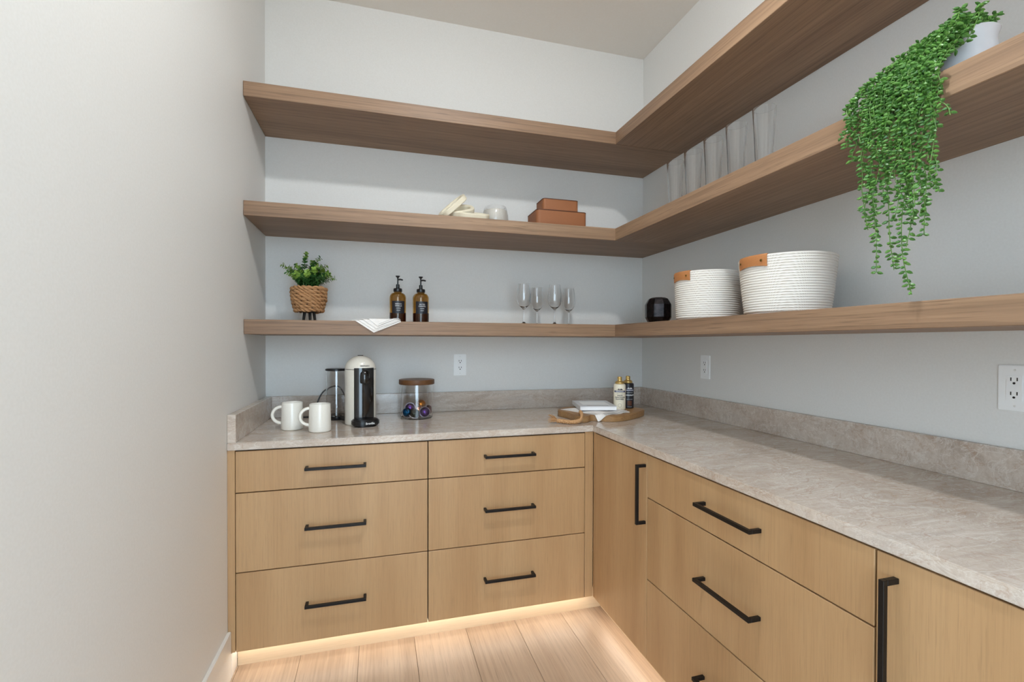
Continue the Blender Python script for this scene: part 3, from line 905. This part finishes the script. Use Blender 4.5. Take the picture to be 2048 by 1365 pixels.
def pint(label, loc):
    t = thing('pint_glass', label, 'glass', loc, 0, 'tall glasses on the middle shelf')
    out = [(0, 0), (.0275, 0), (.0285, .002), (.0285, .012), (.0300, .06), (.0330, .13), (.0372, .205), (.0388, .238)]
    inn = [(.0370, .238), (.0354, .205), (.0312, .13), (.0282, .06), (.0266, .016), (.024, .013), (0, .013)]
    MB().lathe(out + inn, 40).build('glass', M['glass'], t)
for nm, y in zip(('tall clear beer glass nearest the corner', 'second tall clear beer glass from the corner', 'tall clear beer glass in the middle of the row of five', 'fourth tall clear beer glass from the corner', 'tall clear beer glass nearest the trailing plant'), (-.762, -.893, -1.024, -1.154, -1.292)):
    pint(nm, (1.90, y, Z2))

# trailing plant
PX, PY = 1.945, -1.880
tp_ = thing('trailing_plant', 'long trailing green succulent in a white pot spilling over the shelf', 'plant', (PX, PY, Z2))
pot = MB().lathe([(0, 0), (.040, 0), (.048, .006), (.057, .035), (.058, .065), (.052, .100), (.0505, .118), (.054, .132), (.0565, .137), (.0545, .139), (.048, .132), (.046, .118), (0, .112)], 44).build('pot', M['potwhite'], tp_)
MB().lathe([(0, .119), (.0465, .119)], 24).build('soil', M['soil'], pot)
XE = W - DS
def pod_leaf(b, p, d, L, w):
    """plump spindle leaf, 4-sided"""
    d = d.normalized()
    h = Vector((0, 0, 1)) if abs(d.z) < .9 else Vector((1, 0, 0))
    u = d.cross(h).normalized(); v = d.cross(u)
    vs = [p]
    for t, k in ((.35, .95), (.7, .8)):
        for j in range(5):
            a = 2 * math.pi * j / 5
            vs.append(p + d * (L * t) + u * (w * k * .5 * math.cos(a)) + v * (w * k * .5 * math.sin(a)))
    vs.append(p + d * L)
    fs = [(0, 1 + (j + 1) % 5, 1 + j) for j in range(5)] + [(1 + j, 1 + (j + 1) % 5, 6 + (j + 1) % 5, 6 + j) for j in range(5)] + [(6 + j, 6 + (j + 1) % 5, 11) for j in range(5)]
    b.add(vs, fs)
strands = [  # y at the shelf edge, y at the tip, z of the tip
    (-1.690, -1.712, 1.845), (-1.700, -1.722, 1.822), (-1.712, -1.732, 1.780), (-1.735, -1.775, 1.592), (-1.740, -1.770, 1.64), (-1.748, -1.800, 1.481), (-1.752, -1.785, 1.70),
    (-1.765, -1.800, 1.62), (-1.772, -1.815, 1.640), (-1.780, -1.805, 1.76), (-1.790, -1.838, 1.481), (-1.800, -1.825, 1.66), (-1.805, -1.845, 1.60), (-1.812, -1.835, 1.74),
    (-1.825, -1.860, 1.645), (-1.830, -1.880, 1.417), (-1.838, -1.870, 1.53), (-1.845, -1.870, 1.70), (-1.852, -1.885, 1.58), (-1.858, -1.890, 1.62), (-1.866, -1.905, 1.55),
    (-1.872, -1.900, 1.67), (-1.878, -1.910, 1.60), (-1.885, -1.940, 1.637), (-1.890, -1.915, 1.72), (-1.898, -1.925, 1.66), (-1.905, -1.930, 1.78), (-1.76, -1.77, 1.83), (-1.81, -1.82, 1.84),
    (-1.85, -1.855, 1.83), (-1.88, -1.885, 1.82), (-1.915, -1.93, 1.85)]
def add_strand(path, dens, lw=1.0):
    so = MB().tube(path, .0010, 5).build('stem', M['stem'], tp_)
    la, lb = MB(), MB()
    acc, k = 0, 0
    for p, q in zip(path, path[1:]):
        acc += (q - p).length
        if acc >= dens:
            acc = 0; k += 1
            tg = (q - p).normalized()
            for s in (0, 1):
                if rng.random() < .12: continue
                a = k * 2.2 + s * math.pi + rng.uniform(-.9, .9)
                h = Vector((math.cos(a), math.sin(a), rng.uniform(-.75, .55)))
                dd = h - tg * h.dot(tg) * .6 + tg * .25
                pod_leaf(la if rng.random() < .6 else lb, q, dd, rng.uniform(.0105, .0155) * lw, rng.uniform(.0062, .0078) * lw)
    if la.v: la.build('leaves', M['leaf'], so)
    if lb.v: lb.build('pale_leaves', M['leaf2'], so)
for i, (ye, yt, zt) in enumerate(strands):
    ye = -1.738 + (ye + 1.69) * .86
    f = (ye + 1.738) / (-1.932 + 1.738)
    a = R(rng.uniform(120, 250))
    r0 = rng.uniform(.01, .04)
    p0 = Vector((r0 * math.cos(a), r0 * math.sin(a) + .01, .118))
    rim = Vector((-.040 + rng.uniform(-.02, .014), .040 + rng.uniform(-.02, .02) - .075 * f, .146 + rng.uniform(0, .022)))
    edge = Vector((XE - PX - .004 + rng.uniform(-.008, .0), ye - PY, .010 + rng.uniform(0, .03)))
    md = rim.lerp(edge, .5) + Vector((rng.uniform(-.012, .012), rng.uniform(-.012, .012), rng.uniform(-.004, .026)))
    hang0 = Vector((XE - PX - .012 - rng.uniform(0, .010), ye - PY + (yt - ye) * .12 + rng.uniform(-.006, .006), -.030))
    tip = Vector((XE - PX - .014 - rng.uniform(0, .014), yt - .006 - PY, zt - Z2))
    L = -(tip.z - hang0.z)
    hs = []
    for q in (.2, .4, .6, .8):
        hs.append(hang0.lerp(tip, q) + Vector((rng.uniform(-.006, .003), rng.uniform(-.013, .013) * min(1, L * 5), 0)))
    add_strand(bez([p0, rim, md, edge, hang0] + hs + [tip], 18), .0090, 1.12)
    if i % 4 != 3:      # more growth in the upper mound
        q = [p0 * .9, rim + Vector((rng.uniform(-.015, .02), rng.uniform(-.03, .02), rng.uniform(-.01, .012))), md + Vector((rng.uniform(-.015, .015), rng.uniform(-.03, .02), rng.uniform(-.03, .012))), edge + Vector((-.010, rng.uniform(-.03, .02), -.005)), edge + Vector((-.020, rng.uniform(-.03, .02), -.05 - rng.uniform(0, .08)))]
        add_strand(bez(q, 16), .0085, 1.12)
    if i % 5 == 1:      # side shoot curling off the lower strand
        b0 = hs[1]; sd_ = rng.choice((-1, 1))
        add_strand(bez([b0, b0 + Vector((-.006, .014 * sd_, -.008)), b0 + Vector((-.008, .028 * sd_, -.026)), b0 + Vector((-.008, .033 * sd_, -.046))], 8), .0090, 1.0)
for i in range(9):      # short sprigs standing up above the pot
    a = R(rng.uniform(150, 330))
    p0 = Vector((.02 * math.cos(a), .02 * math.sin(a), .118))
    e = Vector((.045 * math.cos(a) + rng.uniform(-.01, .01), .040 * math.sin(a) + rng.uniform(-.012, .01), .160 + rng.uniform(0, .022)))
    add_strand(bez([p0, p0.lerp(e, .5) + Vector((0, 0, .012)), e], 10), .0065, 1.15)
